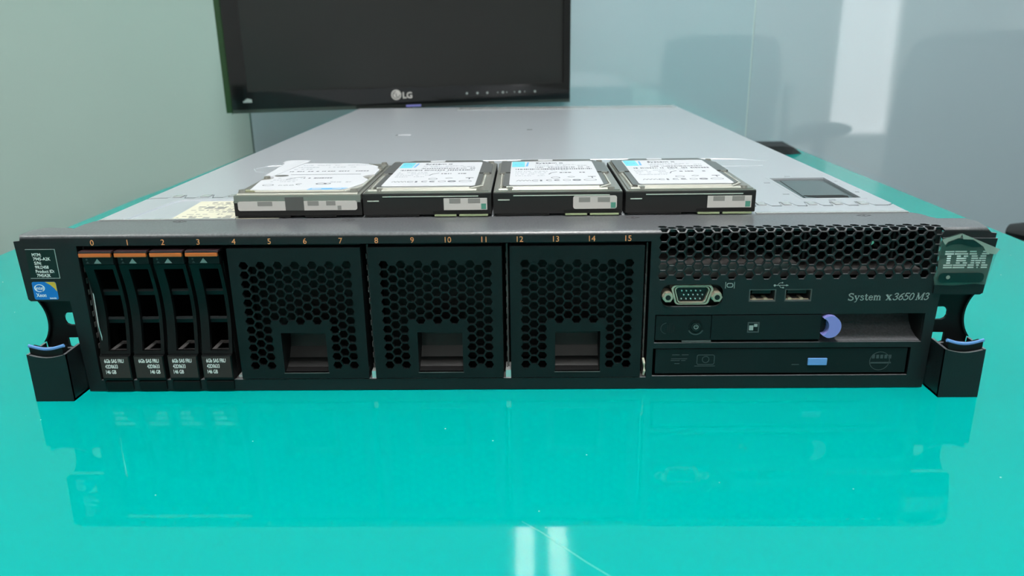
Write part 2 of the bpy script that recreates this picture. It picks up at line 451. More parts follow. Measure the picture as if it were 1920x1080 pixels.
    slots = [rect(x-2, x+2, y-.9, y+.9) for x, y in ((189.1, 149.8), (168.6, 126.2), (168.9, 88.4), (189.1, 69.6), (212, 93.1), (213, 129.7))]
    vents = []
    for j in range(4):
        for k in range(34):
            x = -70+8.6*k+(4.3 if j % 2 else 0)
            if x < 212: vents.append(hexa(x, 694+j*8.5, 2.6))
    m = MB(); m.sheet([(x, y+1.0) for x, y in seam]+rear[-2:], [wo]+slots, -(lz1-lz0), fn=lambda a, b, d: (a, b, lz1+d))
    obj('rear_lid', m, 'sheet_steel', S)
    m = MB(); m.sheet(rect(-78, 214, 689, 726), vents, -.5, fn=lambda a, b, d: (a, b, 86.0+d)); obj('rear_vent', m, 'bright_steel', S)
    obj('vent_backing', MB().box(-76, 212, 690, 725, 85.5, 85.55), 'dark_steel', S)
    m = MB(); m.sheet([(-218.2, 32), (217.5, 34)]+[(x, y-.9) for x, y in reversed(seam)], [], -(lz1-lz0), fn=lambda a, b, d: (a, b, lz1+d-.1))
    obj('front_lid', m, 'sheet_steel', S)
    m = MB(); m.box(-217, 217, 40, 733, 83.0, 83.6)
    obj('lid_backing', m, 'deep_black', S)
    # light folded tabs along the seam
    x = -212
    while x < -140: obj('hinge_tab', MB().box(x+17.2*.42, x+17.2*.74, 96.5, 103.2, 85.5, 86.0, bev=.2), 'bright_steel', S); x += 17.2
    x = 24
    while x < 205:
        if x > 120: obj('hinge_tab', MB().box(x+14.2*.42, x+14.2*.74, 57, 64, 85.5, 86.0, bev=.2), 'bright_steel', S)
        x += 14.2
    obj('lid_fold', MB().box(136, 216.5, 34.6, 37.4, 85.5, 86.2, bev=.2), 'bright_steel', S); obj('lid_fold', MB().box(-217, -143, 32.9, 34.6, 85.5, 86.0, bev=.2), 'bright_steel', S)
    # embossed ribs
    for path, rr in (([(-204.5, 34), (-201, 60), (-198.8, 79), (-195, 86.5), (-180, 88), (-143, 88)], 1.7),
                     ([(-40, 236), (60, 236), (150, 234.5), (180, 229), (196, 217.8)], 1.0), ([(-40, 196), (60, 196), (160, 197), (186, 197.8)], 1.0),
                     ([(-120, 222), (-165, 224), (-184, 218), (-190, 206), (-184, 192), (-166, 184.4), (-150, 182)], .9)):
        obj('embossed_rib', MB().tube([(a, b, 85.3) for a, b in path], rr, 8, .6), 'sheet_steel', S, smooth=True)
    # small window in the lid
    m = MB(); m.prism([(172, 72), (211, 72), (214, 147), (172, 147)], 84.0, 84.35)
    obj('lid_window', m, 'window_grey', S)
    m = MB(); m.prism([(178, 79), (204, 79), (206.5, 139), (181, 139)], 84.35, 84.6)
    ins = obj('window_panel', m, 'window_grey', S)
    pts = [(179, 88), (181, 84.5), (186, 80.5), (192, 78), (198, 77.4), (203, 80), (204.5, 86), (202, 88.5)]
    obj('window_slot', MB().prism(pts, 84.6, 84.75), 'deep_black', S)
    fr = MB(); fr.sheet([(172.6, 73.3), (210.6, 73.3), (213.4, 145.5), (173, 145)], [[(174.6, 75.5), (208, 75.5), (211, 143.5), (175, 143)]], .12, fn=lambda a, b, d: (a, b, 85.5+d))
    obj('window_frame', fr, 'sheet_steel', S)
    # stickers on the lid
    obj('sticker', MB().prism(rrect(-114, -101.6, 409.5, 417, 1.6), 85.5, 85.8), 'paper_white', S, label='small white sticker at the middle of the grey lid')
    obj('lid_slot', MB().box(14.7, 20.2, 446.5, 449, 85.5, 85.62), 'deep_black', S)
    obj('lid_slot', MB().prism([(-117, 408), (-114.6, 409), (-115, 416)], 85.5, 85.6), 'deep_black', S)
    lab = obj('lid_label', MB().prism([(-178.6, 34.8), (-120, 34.8), (-120, 82.6), (-181, 82.6)], 85.5, 85.68), 'paper_cream', S, label='cream printed paper label on the front of the lid')
    m = MB(); rnd = random.Random(3)
    for y in (78, 74.5, 71, 66, 61, 57, 52, 46, 41, 37.5):
        x = -177+rnd.random()*3
        while x < -143:
            l = rnd.uniform(.8, 4.5); h = rnd.choice((.5, .7, 1.3))
            if rnd.random() < .72: m.box(x, x+l, y-h, y+h, 85.68, 85.72)
            x += l+rnd.uniform(.6, 1.8)
    m.box(-171, -166, 61, 65, 85.68, 85.73).box(-164, -159, 60, 65, 85.68, 85.73)
    obj('print', m, 'blur_grey', lab)
    # pressed diamonds on the bezel top
    for x in (-171.4, -81, 69.5, 190.5):
        m = MB(); m.ring((x, 29, 85.45), 2.6, 2.2, .14, 'z', n=4, sx=1.5); m.cyl((x, 29, 85.45), .7, .12)
        obj('pressed_mark', m, 'dark_steel', S)
    # ---- drive carriers
    for i in range(4): carrier(S, -210.5+17.93*i, i)
    for x0 in (-136.6, -65.9, 5.1): filler(S, x0)
    # side springs visible in the gaps
    for x in (-67.3, 3.4, 74.2, -212.6):
        m = MB(); m.box(x-.3, x+.5, 6, 40, 7, 78)
        for k in range(11): m.box(x-.5, x-.1, 4.5, 6.3, 11+k*6, 13.6+k*6)
        obj('bay_divider', m, 'dark_steel', S)
    for q in ((-139.5, -136.9, 2.5, 12, 6.6, 8), (-68.3, -66.2, 1, 12, 6.6, 10.6), (2.2, 4.9, 1, 12, 6.6, 10.8)): obj('divider_foot', MB().box(*q), 'bright_steel', S)
    m = MB(); m.tube([(74.3, 2, 7.4), (74.6, 1.2, 10), (74.4, 1.5, 14), (73.9, 3, 16.5)], .65, 7)
    obj('metal_clip', m, 'paper_cream', S)
    m = MB(); m.tube([(-210.6, 4.5, 58), (-210.1, 3.4, 47), (-209.6, 2, 36), (-209.3, 2.6, 30), (-209.2, 1.5, 22)], .3, 6)
    obj('metal_spring', m, 'bright_steel', S)
    # ---- VGA port
    V = obj('video_port', MB().box(81, 112.6, 6.5, 8, 45, 58), 'port_black', S)
    def dshape(s=1.0, cz=51.7, cx=96.9):
        w1, w2, h = 10.3*s, 8.6*s, 5.0*s
        o = []
        for (x, z, r) in ((w2, -h, 2.2), (w1, h, 2.2), (-w1, h, 2.2), (-w2, -h, 2.2)):
            sx, sz = (1 if x > 0 else -1), (1 if z > 0 else -1)
            c = (x-sx*r*s, z-sz*r*s)
            a0 = {(1, -1): -80, (1, 1): 0, (-1, 1): 90, (-1, -1): 180}[(sx, sz)]
            o += [(cx+c[0]+r*s*math.cos(math.radians(a0+80*k/5)), cz+c[1]+r*s*math.sin(math.radians(a0+80*k/5))) for k in range(6)]
        return o
    m = MB(); m.sheet(dshape(1.02), [dshape(.92)], 6, fn=lambda a, b, d: (a, d+.4, b))
    obj('port_shell', m, 'nickel', V, smooth=True)
    m = MB(); m.sheet(dshape(.86), [dshape(.80)], 6.2, fn=lambda a, b, d: (a, d+.6, b))
    obj('port_shell', m, 'nickel', V, smooth=True)
    m = MB(); m.prism(list(dshape(.74, cz=51.2, cx=97)), 2.4, 6.5, 'xz'); obj('port_insert', m, 'port_black', V)
    m = MB()
    for r in range(3):
        for c in range(5): m.cyl((91.9+c*2.35+(1.1 if r == 1 else 0), 1.6, 53.6-r*2.15), .38, 1.5, 'y', 8)
    obj('port_pins', m, 'bright_steel', V)
    for x in (84.6, 109.2):
        m = MB(); m.cyl((x, -1.6, 51), 2.65, 8, 'y', 6); m.cyl((x, .6, 51), 2.75, 6, 'y', 18)
        h = obj('hex_standoff', m, 'nickel', V)
        obj('screw_hole', MB().ring((x, -1.75, 51), 1.35, .7, .2, 'y', 16).cyl((x, -1.66, 51), .9, .1, 'y', 14), 'port_black', h)
    m = MB()
    for x in (113.3, 117.7): m.box(x-.13, x+.13, -.12, 0, 55.2, 58.6)
    m.sheet(rrect(113.9, 117.1, 55.7, 58.0, .9), [rrect(114.2, 116.8, 56, 57.7, .7)], .12, fn=lambda a, b, d: (a, d-.12, b))
    obj('display_symbol', m, 'grey_print', S)
    # ---- USB ports
    for x0 in (125.5, 143.4):
        U = obj('usb_port', MB().sheet(rect(x0, x0+13.4, 48.1, 54.6), [rect(x0+.5, x0+12.9, 48.7, 54.1)], 12, fn=lambda a, b, d: (a, d+.1, b)), 'dark_steel', S)
        obj('port_back', MB().box(x0+.4, x0+13, 11.4, 12.2, 48.5, 54.2), 'port_black', U)
        obj('port_tongue', MB().box(x0+2, x0+11.4, 2.4, 11.4, 51.6, 53.2), 'port_black', U)
        obj('spring_contact', MB().box(x0+2, x0+3.8, .8, 6, 48.7, 49.6).box(x0+7.8, x0+9.6, .8, 6, 48.7, 49.6).box(x0+1, x0+12.4, 1.2, 1.8, 48.75, 49.1), 'contact_gold', U)
    m = MB(); m.cyl((137.9, -.12, 56.6), .55, .14, 'y', 14); m.box(138, 143.6, -.12, 0, 56.5, 56.72)
    m.prism([(143.6, 56.1), (144.8, 56.6), (143.6, 57.1)], -.12, 0, 'xz')
    m.tube([(139.2, -.06, 56.6), (140.2, -.06, 57.9), (141.3, -.06, 58)], .11, 5); m.tube([(140, -.06, 56.6), (141, -.06, 55.4), (142, -.06, 55.4)], .11, 5)
    m.cyl((141.6, -.12, 58), .35, .14, 'y', 10); m.box(141.8, 142.5, -.12, 0, 55.05, 55.75)
    obj('usb_symbol', m, 'grey_print', S)
    # model lettering
    mb = MB()
    for s, x, wd, sh, sz in (('System', 175.1, 16.6, 0, 5.0), ('x', 194.0, 2.9, 0, 5.6), ('3650', 197.3, 10.4, .28, 5.0), ('M3', 208.6, 6.6, .25, 5.0)):
        t = serif(s, sz, sh, wd, x, 48.5); mb.add(t.v, t.f)
    obj('model_lettering', mb, 'grey_print', S)
    # ---- operator panel
    P = obj('operator_panel', MB().box(79.3, 107.5, .3, 30, 27.3, 40.7, bev=.25), 'panel_black', S)
    obj('panel_drawer', MB().box(107.7, 163.3, .1, 30, 27.3, 40.8, bev=.25), 'panel_black', P)
    m = MB()
    for k, x in enumerate((85.4, 86.5, 87.6, 88.7)):
        h = (1.9, 2.7, 2.7, 1.9)[k]; m.box(x-.28, x+.28, .18, .4, 33.8-h, 33.8+h)
    obj('speaker_slots', m, 'deep_black', P)
    obj('speaker_ring', MB().ring((84.9, .2, 33.8), 3.0, 2.8, .15, 'y', 20, 95, 265), 'faint_print', P)
    B = obj('power_button', MB().cyl((99.8, -.3, 34.7), 2.5, .8, 'y', 28), 'port_black', P)
    obj('button_ring', MB().ring((99.8, -.1, 34.7), 3.5, 2.7, .5, 'y', 30), 'carrier_black', B, smooth=False)
    m = MB().ring((99.8, -.42, 34.7), 1.15, .9, .15, 'y', 20, 120, 420); m.box(99.68, 99.92, -.42, -.3, 34.7, 36.0)
    obj('power_symbol', m, 'grey_print', B)
    m = MB().ring((99.8, .1, 34.3), 4.2, 3.5, .2, 'y', 20, 205, 335); obj('button_guard', m, 'faint_print', B)
    obj('indicator', MB().sheet(rect(126, 132, 31.3, 37), [rect(126.6, 131.4, 31.9, 36.4)], .2, fn=lambda a, b, d: (a, d-.05, b)), 'faint_print', P)
    obj('indicator_light', MB().box(126.9, 129, 0, .3, 32.6, 35.2).box(129.3, 131, 0, .3, 34.5, 36), 'grey_print', P)
    m = MB(); m.box(93, 108, .35, 3, 26.1, 27.1)
    obj('panel_foot', m, 'dark_steel', P)
    # blue release tab: crescent band
    face = MB(); out = [(166.9+5.6*math.cos(math.radians(-100+200*i/18)), 35+5.9*math.sin(math.radians(-100+200*i/18))) for i in range(19)]
    inn = [(163.0+3.4*math.cos(math.radians(80-160*i/10)), 35+4.6*math.sin(math.radians(80-160*i/10))) for i in range(11)]
    face.prism(out+inn[::-1] if False else out+inn, -2.6, 3.5, 'xz')
    obj('release_tab', face, 'violet_plastic', P, label='blue release tab'); 
    m2 = MB(); m2.prism([(q[0]-.2, q[1]) for q in out]+[(162.5, 35+5.2), (162.5, 35-5.2)], -1.2, 8, 'xz')
    obj('tab_hollow', MB().box(163.4, 166, 1.5, 8, 29, 41), 'deep_black', P)  # black block painting in the dark hollow inside the crescent
    # sloped hand recess
    m = MB()
    prof = [(1.4, 26.0), (6, 26.6), (11, 28.5), (14.5, 31.5), (16.5, 35), (17.2, 41.2)]
    for (ya, za), (yb, zb) in zip(prof[:-1], prof[1:]):
        m.add([(163.5, ya, za), (214.8, ya, za), (214.8, yb, zb), (163.5, yb, zb)], [(0, 1, 2, 3)])
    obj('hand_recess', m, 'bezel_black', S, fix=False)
    # ---- optical drive
    D = obj('optical_drive', MB().box(80.0, 209.3, .6, 30, 8.5, 22.3, bev=.3), 'panel_black', S)
    obj('eject_button', MB().box(158.6, 168.5, -.2, 1.5, 13.0, 16.9, bev=.3), 'blue_plastic', D, label='blue eject button')
    m = MB(); m.cyl((174.2, .5, 13.5), .5, .2, 'y', 12); obj('eject_pinhole', m, 'deep_black', D)
    obj('status_light', MB().box(150.6, 154.4, .5, .7, 13.0, 13.5), 'faint_print', D)
    m = MB()
    for z, a, b in ((19, 88.6, 92.4), (19, 93.6, 97), (16.8, 88.2, 96.4), (15.8, 88, 92.6), (15.8, 93.4, 95.6), (14.1, 90, 92.6)): m.box(a, b, .48, .7, z-.16, z+.16)
    m.sheet(rrect(101.4, 110.6, 13.4, 19, 1.0), [rrect(101.7, 110.3, 13.7, 18.7, .8)], .2, fn=lambda a, b, d: (a, d+.48, b))
    m.ring((106, .48, 16.3), 1.9, 1.6, .2, 'y', 18); m.box(100.4, 111, .48, .7, 12.5, 12.8)
    obj('embossed_logo', m, 'faint_print', D); m = MB()
    for k in range(5): m.box(191.5+k*2.1, 192.9+k*2.1, .48, .7, 16.4, 18.4)
    m.ring((195.6, .48, 15), 5.2, 4.9, .2, 'y', 24, 0, 360, sx=1.0); m.box(191, 201.5, .48, .7, 13.6, 14.4)
    obj('embossed_logo', m, 'faint_print', D)
    # ---- left labels
    m = MB(); m.prism([(-238.4, 63.4), (-223.4, 63.4), (-223.4, 78.5), (-238.4, 78.7)], -.15, 0, 'xz')
    L = obj('machine_label', m, 'label_black', S, label='black label with white type number printing')
    m = MB(); m.box(-238.4, -223.3, -.3, -.12, 78.35, 78.6).box(-223.6, -223.3, -.3, -.12, 63.3, 78.5).box(-238.4, -223.3, -.3, -.12, 63.2, 63.45)
    obj('label_border', m, 'grey_print', L)
    for k, (s, x, wd) in enumerate((('MTM:', -235.4, 4.6), ('7945-A2K', -235.2, 8.7), ('S/N:', -235.0, 3.6), ('99LD458', -235.0, 6.8), ('Product ID:', -235.1, 9.4), ('7945A2K', -234.9, 7.0))):
        obj('label_text', text_mb(s, 2.35, width=wd, M=T(x, -.22, 74.9-k*2.17)), 'white_print', L)
    st = obj('processor_sticker', MB().prism(rrect(-238.6, -226.2, 51.9, 61.4, .9), -.15, 0, 'xz'), 'sticker_blue', S, label='blue processor sticker with a gold corner')
    gold = [(-231.6, 61.35)] + [(-226.9, 61.35), (-226.25, 60.6), (-226.25, 56.2)] + [(-227.4, 58.0), (-229.2, 59.8)]
    obj('gold_corner', MB().prism(gold, -.22, -.1, 'xz'), 'sticker_gold', st)
    m = MB(); m.ring((-235.0, -.25, 58.1), 2.0, 1.72, .12, 'y', 30, -60, 285, sx=1.35)
    obj('oval_ring', m, 'white_print', st)
    m = text_mb('intel', 2.6, width=4.0, M=T(-237, -.22, 57.3)); t2 = text_mb('Xeon', 2.9, width=5.0, M=T(-237.3, -.22, 53.4)); t3 = text_mb('inside', 1.3, width=3.4, M=T(-230.6, -.22, 52.3))
    for t in (t2, t3): m.add(t.v, t.f)
    obj('sticker_text', m, 'white_print', st)
    # ---- ears
    ear(S, -1); ear(S, 1)
    # ---- badge and film
    rows = {0: [(0, 5.6), (6.2, 13.6), (15.6, 19.7), (24, 28)], 1: [(0, 5.6), (6.2, 14.6), (15.6, 20.2), (23.5, 28)],
            2: [(1.6, 4), (7.8, 10.2), (12.2, 14.8), (17.2, 20.8), (22.9, 26.4)], 3: [(1.6, 4), (7.8, 13.9), (17.2, 21.4), (22.3, 26.4)],
            4: [(1.6, 4), (7.8, 13.9), (17.2, 19.4), (19.9, 23.7), (24.2, 26.4)], 5: [(1.6, 4), (7.8, 10.2), (12.2, 14.8), (17.2, 19.4), (20.4, 23.2), (24.2, 26.4)],
            6: [(0, 5.6), (6.2, 14.6), (15.6, 19.4), (21, 22.6), (24.2, 28)], 7: [(0, 5.6), (6.2, 13.6), (15.6, 19.4), (21.5, 22.1), (24.2, 28)]}
    m = MB()
    for r, segs in rows.items():
        z = 74.0-r*1.16
        for a, b in segs: m.box(219.4+a*.765, 219.4+b*.765, -1.25, -1.0, z-.62, z)
    obj('badge_lettering', m, 'white_print', S)
    film = MB(); fo = [(216.4, 56.6), (226, 56.2), (236, 57.2), (241.4, 56.9), (244.2, 75.3), (225.2, 83.2), (215.9, 80.2), (215.6, 74), (216.8, 66), (215.4, 61)]
    film.sheet(fo, [], .12, fn=lambda a, b, d: (a, -1.7+d-.5*math.sin(a*.7)*math.cos(b*.4)-.02*(a-230), b), lines=[((217, 62+3*i), (243, 62+3*i)) for i in range(6)])
    F = obj('protective_film', film, 'film_clear', S, smooth=True, label='piece of clear film stuck over the badge')
    m = MB(); m.prism([(225.2, 83.2), (215.9, 80.2), (217.8, 77.6), (219, 79.2), (224.6, 81.4)], -2.9, -2.75, 'xz')
    m.prism([(225.2, 83.2), (226, 80.4), (231, 80.2), (236.4, 76.6), (238.6, 73.2), (243.2, 72.6), (244.6, 75.2)], -2.9, -2.75, 'xz')
    obj('film_fold', m, 'film_fold', F)
    m = MB(); m.prism(rrect(217.2, 239.4, 58.2, 63.2, 2.2), -2.6, -2.5, 'xz')
    m.prism([(218.2, 76.4), (221.6, 77.8), (225.6, 77.9), (231.4, 76.2), (236, 76.4), (233.6, 78.8), (229, 80.6), (224, 80.6), (219.6, 78.8)], -2.6, -2.5, 'xz')
    obj('film_patch', m, 'film_dark', F)
    m = MB(); m.cyl((221.8, -2.75, 61), 1.0, .1, 'y', 14); obj('film_bubble', m, 'film_fold', F)
    obj('dust_fleck', MB().prism([(183.2, 77.2), (184.4, 78.2), (184.0, 79.2), (183.4, 79.0)], -.3, .1, 'xz'), 'blur_green', S)

def serif(s, size, shear, width, x, z):
    """hand drawn serif lettering from thick and thin strokes, em box 1 high"""
    G = {  # strokes: (points, stem width)
     'S': ([([(.50, .60), (.40, .68), (.25, .70), (.10, .60), (.12, .47), (.30, .37), (.48, .28), (.52, .12), (.38, .0), (.20, .0), (.06, .10)], .10), ([(.50, .72), (.50, .55)], .05), ([(.06, .16), (.06, -.02)], .05)], .62),
     'y': ([([(.08, .46), (.27, .02)], .10), ([(.46, .46), (.27, .02), (.18, -.18), (.06, -.20)], .05), ([(.0, .46), (.18, .46)], .045), ([(.36, .46), (.54, .46)], .045)], .56),
     's': ([([(.34, .38), (.26, .46), (.14, .45), (.08, .36), (.16, .27), (.32, .20), (.36, .10), (.26, .0), (.12, .0), (.05, .08)], .075)], .44),
     't': ([([(.16, .62), (.16, .08), (.24, .0), (.34, .05)], .09), ([(.03, .46), (.32, .46)], .05)], .38),
     'e': ([([(.08, .25), (.42, .25), (.40, .38), (.27, .46), (.12, .38), (.06, .22), (.14, .04), (.28, .0), (.42, .08)], .075)], .50),
     'm': ([([(.12, .46), (.12, .0)], .10), ([(.14, .36), (.26, .46), (.38, .38), (.38, .0)], .09), ([(.40, .36), (.52, .46), (.64, .38), (.64, .0)], .09), ([(.03, .0), (.22, .0)], .045), ([(.30, .0), (.47, .0)], .045), ([(.56, .0), (.73, .0)], .045), ([(.03, .46), (.12, .46)], .045)], .78),
     'x': ([([(.08, .46), (.42, .0)], .15), ([(.42, .46), (.06, .0)], .06), ([(.0, .46), (.20, .46)], .05), ([(.32, .46), (.50, .46)], .05), ([(.0, .0), (.16, .0)], .05), ([(.30, .0), (.52, .0)], .05)], .52),
     '3': ([([(.06, .58), (.16, .69), (.32, .68), (.40, .56), (.32, .42), (.20, .37), (.36, .32), (.44, .18), (.34, .02), (.16, .0), (.05, .10)], .08)], .50),
     '6': ([([(.42, .68), (.24, .58), (.10, .36), (.08, .14), (.20, .0), (.36, .04), (.43, .20), (.34, .38), (.20, .38), (.10, .26)], .08)], .50),
     '5': ([([(.44, .69), (.14, .69), (.11, .40), (.28, .43), (.42, .32), (.42, .12), (.28, .0), (.12, .0), (.05, .09)], .08)], .50),
     '0': ([([(.25, .70), (.12, .60), (.07, .36), (.12, .08), (.25, .0), (.38, .08), (.43, .36), (.38, .60), (.25, .70)], .075)], .50),
     'M': ([([(.12, .70), (.12, .0)], .05), ([(.12, .70), (.38, .04)], .10), ([(.66, .70), (.38, .04)], .05), ([(.68, .70), (.68, .0)], .10), ([(.03, .0), (.22, .0)], .045), ([(.56, .0), (.80, .0)], .045), ([(.03, .70), (.14, .70)], .045), ([(.64, .70), (.78, .70)], .045)], .84)}
    m = MB(); cx = 0
    for ch in s:
        st, adv = G[ch]
        for pts, wd in st:
            for (ax, az), (bx, bz) in zip(pts[:-1], pts[1:]):
                dx, dz = bx-ax, bz-az; L = math.hypot(dx, dz) or 1
                nx, nz = -dz/L*wd/2, dx/L*wd/2; ex, ez = dx/L*wd*.25, dz/L*wd*.25
                q = [(ax-ex+nx, az-ez+nz), (ax-ex-nx, az-ez-nz), (bx+ex-nx, bz+ez-nz), (bx+ex+nx, bz+ez+nz)]
                m.prism([(cx+a, b) for a, b in q], 0, 1, 'xz')
        cx += adv
    k = width/cx
    return MB().add([(x+p[0]*k+shear*p[2]*size*.9, -.12*(1-p[1]), z+p[2]*size) for p in m.v], m.f)

def carrier(S, x0, i):
    w = 16.0; x1 = x0+w
    def bow(z): return .4+4.0*math.sin(math.pi*max(0, min(1, (z-21)/49)))
    C = MB(); lines = [((x0, 22+3.2*k), (x1, 22+3.2*k)) for k in range(15)]
    C.sheet(rect(x0, x1, 21.2, 70), [rect(x0+4.4, x0+14.2, 22.8, 67.4)], 2.2, fn=lambda a, b, d: (a, bow(b)+d, b), lines=lines)
    o = obj('drive_carrier', C, 'carrier_black', S, label='caddy of bay %d' % i)
    m = MB()
    for a in (x0+.1, x1-.9): m.box(a, a+.8, 5, 45, 7, 76)
    m.box(x0, x1, 40, 41, 7, 76)
    obj('caddy_shell', m, 'deep_black', o)
    m = MB()
    for z in (54, 38.6): m.grid(lambda u, v, z=z: (x0+4.2+10.2*u, bow(z)+2.2+v*2.0, z+1.2*math.sin(v*3.1)), 4, 4, thick=(0, .6, -2.2))
    obj('cross_bar', m, 'panel_black', o)
    m = MB(); m.sheet(rect(x0+4.4, x1-1.6, 2, 16), [rect(x0+6.6, x1-3, 3.5, 13)], .6, fn=lambda a, b, d: (a, b, 22.2+d))
    obj('tray_floor', m, 'dark_steel', o)
    if i:
        m = MB(); holes = [hexa(7+PX*k*.9, 26+4.9*j+(2.45 if k % 2 else 0), 2.1) for k in range(6) for j in range(9)]
        m.sheet(rect(4, 34, 23, 70), holes, .4, fn=lambda a, b, d: (x1-1.3-d, a+3, b)); obj('side_mesh', m, 'panel_black', o)
    # lower label block
    b = obj('label_block', MB().box(x0, x1-.2, -1.4, 10, 7.0, 21.0, bev=.5), 'carrier_black', o)
    lab = obj('drive_label', MB().box(x0+.5, x1-.8, -1.56, -1.4, 8.6, 20.4), 'label_brown', o)
    if i == 1: rows = (('6Gb SAS FRU', 3.2, 10.6), ('42D0633', 7.3, 6.5), ('146 GB', 8.6, 5.2))
    else: rows = (('6Gb SAS FRU', 3.0, 10.2), ('42D0633', 3.0, 6.6), ('146 GB', 3.0, 5.3))
    mb = MB()
    for k, (s, dx, wd) in enumerate(rows):
        t = text_mb(s, 3.0, width=wd, bold=.03, M=T(x0+dx-.4, -1.64, 17.2-k*3.1)); mb.add(t.v, t.f)
    obj('label_text', mb, 'white_print', lab)
    obj('carrier_foot', MB().box(x0+.4, x1-.6, -1.0, 9, .9, 6.6, bev=.8), 'carrier_black', o)
    # latch at the top
    m = MB(); m.box(x0+.3, x1-.1, -.3, 8, 70.3, 75.6, bev=.2)
    lt = obj('latch', m, 'panel_black', o)
    obj('latch_strip', MB().box(x0-.4, x1-.2, -2.0, -.3, 74.5, 76.5, bev=.25), 'orange_plastic', o, label='orange latch edge')
    obj('latch_top', MB().box(x0-.2, x1+.3, -1.9, 5, 76.5, 77.6, bev=.2), 'maroon_plastic', o)
    c = x0+7.9
    obj('triangle_symbol', MB().prism([(c-1.9, 70.9), (c+1.9, 70.9), (c, 73.4)], -.45, -.25, 'xz'), 'grey_print', lt)
    m = MB(); m.prism([(x0+2, 71), (x0+3.6, 71), (x0+2.8, 72)], -.42, -.25, 'xz').cyl((x0+2.5, -.42, 73), .5, .15, 'y', 8)
    obj('status_symbol', m, 'faint_print', lt)

def filler(S, x0):
    w = 67; x1 = x0+w
    holes = [rect(x0+22.8, x0+46.0, 10.6, 32.8)]
    for k in range(13):
        n = 12 if k % 2 == 0 else 11
        if 3 <= k <= 9: n = 7 if k % 2 == 0 else 6
        for j in range(n):
            holes.append(hexa(x0+7.6+PX*k, 69.0-PZ*j-(PZ/2 if k % 2 else 0), HR))
    m = MB(); m.sheet(rect(x0, x1, 7.2, 78.0), holes, 1.6, fn=lambda a, b, d: (a, d-.4, b))
    m.box(x0, x0+1, 1.2, 14, 7.2, 78); m.box(x1-1, x1, 1.2, 14, 7.2, 78)
    m.box(x0+1, x1-1, 1.2, 5, 77, 78)
    P = obj('bay_filler', m, 'panel_black', S, label='perforated blank panel')
    # finger pocket
    a, b = x0+22.8, x0+46.0
    m = MB(); m.box(a-1, a, 1.2, 16, 10, 33.4).box(b, b+1, 1.2, 16, 10, 33.4).box(a-1, b+1, 1.2, 16, 32.9, 33.8)
    prof = [(1.2, 10.6), (5, 11.6), (10, 15), (13.5, 20), (15, 26), (15.5, 33)]
    for (ya, za), (yb, zb) in zip(prof[:-1], prof[1:]): m.add([(a, ya, za), (b, ya, za), (b, yb, zb), (a, yb, zb)], [(0, 1, 2, 3)])
    obj('finger_pocket', m, 'port_black', P, fix=False)
    obj('pocket_lip', MB().box(a-.3, b+.3, -.6, 1, 10.1, 10.6), 'dark_steel', P)
    m = MB(); m.box(x0+2, x1-2, 26, 27, 8, 77)
    obj('inner_plate', m, 'deep_black', P)

def ear(S, s):
    def X(x): return s*x
    rows = []
    # webbed bracket with two openings and a concave grip
    arc = [(241.4+9.5-14.8*math.cos(math.radians(a)), 39.5+17*math.sin(math.radians(a))) for a in range(-44, 43, 6)]
    outer = [(219, 13), (239, 13), (240.2, 27.6)]+arc+[(240.5, 51.2), (219, 51.2)]
    d1 = [(219.6, 36.1), (226, 36.1), (227.8, 37), (228.6, 38.6), (228.6, 40.8), (227.8, 42.3), (226, 43.2), (219.6, 43.2)]
    d2 = [(219.6, 21.8), (224, 21.8), (228.6, 24.2), (228.8, 29.2), (219.6, 29.4)]
    m = MB(); m.sheet([(X(a), b) for a, b in outer][::1 if s > 0 else -1], [[(X(a), b) for a, b in h] for h in (d1, d2)], 1.6, fn=lambda a, b, d: (a, 4.5+d, b))
    e = obj('mounting_ear', m, 'carrier_black', S)
    m = MB()
    for (a0, z0), (a1, z1) in zip(arc[:-1], arc[1:]):
        m.add([(X(a0), 2.5, z0), (X(a1), 2.5, z1), (X(a1), 11, z1), (X(a0), 11, z0), (X(a0-1), 2.5, z0), (X(a1-1), 2.5, z1), (X(a1-1), 11, z1), (X(a0-1), 11, z0)],
              [(0, 1, 2, 3), (7, 6, 5, 4), (0, 4, 5, 1), (3, 2, 6, 7), (0, 3, 7, 4), (1, 5, 6, 2)])
    obj('grip_flange', m, 'carrier_black', e, smooth=False)
    # thumb box
    a0, a1 = 221.5, 241.4
    top = [(a1-(a1-a0)*k/8, 26.2-1.9*math.sin(math.pi*k/8)) for k in range(9)]
    fr = MB(); fr.prism([(X(a), b) for a, b in [(a0, 0.05), (a1, .05)]+top], -11.6, -10.2, 'xz')
    fr.prism([(-11.5, .05), (3, .05), (3, 26.6), (-11.5, 26.2)], X(a0), X(a0+1.2), 'yz')
    fr.prism([(-11.5, .05), (4, .05), (4, 26.6), (-11.5, 26.2)], X(a1-1.2), X(a1), 'yz')
    fr.box(min(X(a0), X(a1)), max(X(a0), X(a1)), -11, 3, .05, 1.2)
    fr.box(min(X(a0), X(a1)), max(X(a0), X(a1)), 2.6, 4.4, .05, 24)
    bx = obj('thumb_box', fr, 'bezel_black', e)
    fr = MB(); b0, b1 = 223.6, 240.6
    top = [(b1-(b1-b0)*k/8, 29.2-1.8*math.sin(math.pi*k/8)) for k in range(9)]
    fr.prism([(X(a), b) for a, b in [(b0, 18), (b1, 18)]+top], -9.6, -5, 'xz')
    lt = obj('release_latch', fr, 'carrier_black', e)
    m = MB(); m.tube([(X(b0-.6+(b1-b0+1.4)*k/10), -8.6, 30.0-2.0*math.sin(math.pi*k/10)) for k in range(11)], .72, 8, 1.25)
    obj('latch_stripe', m, 'blue_plastic', lt, smooth=True, label='light blue latch edge')
server()

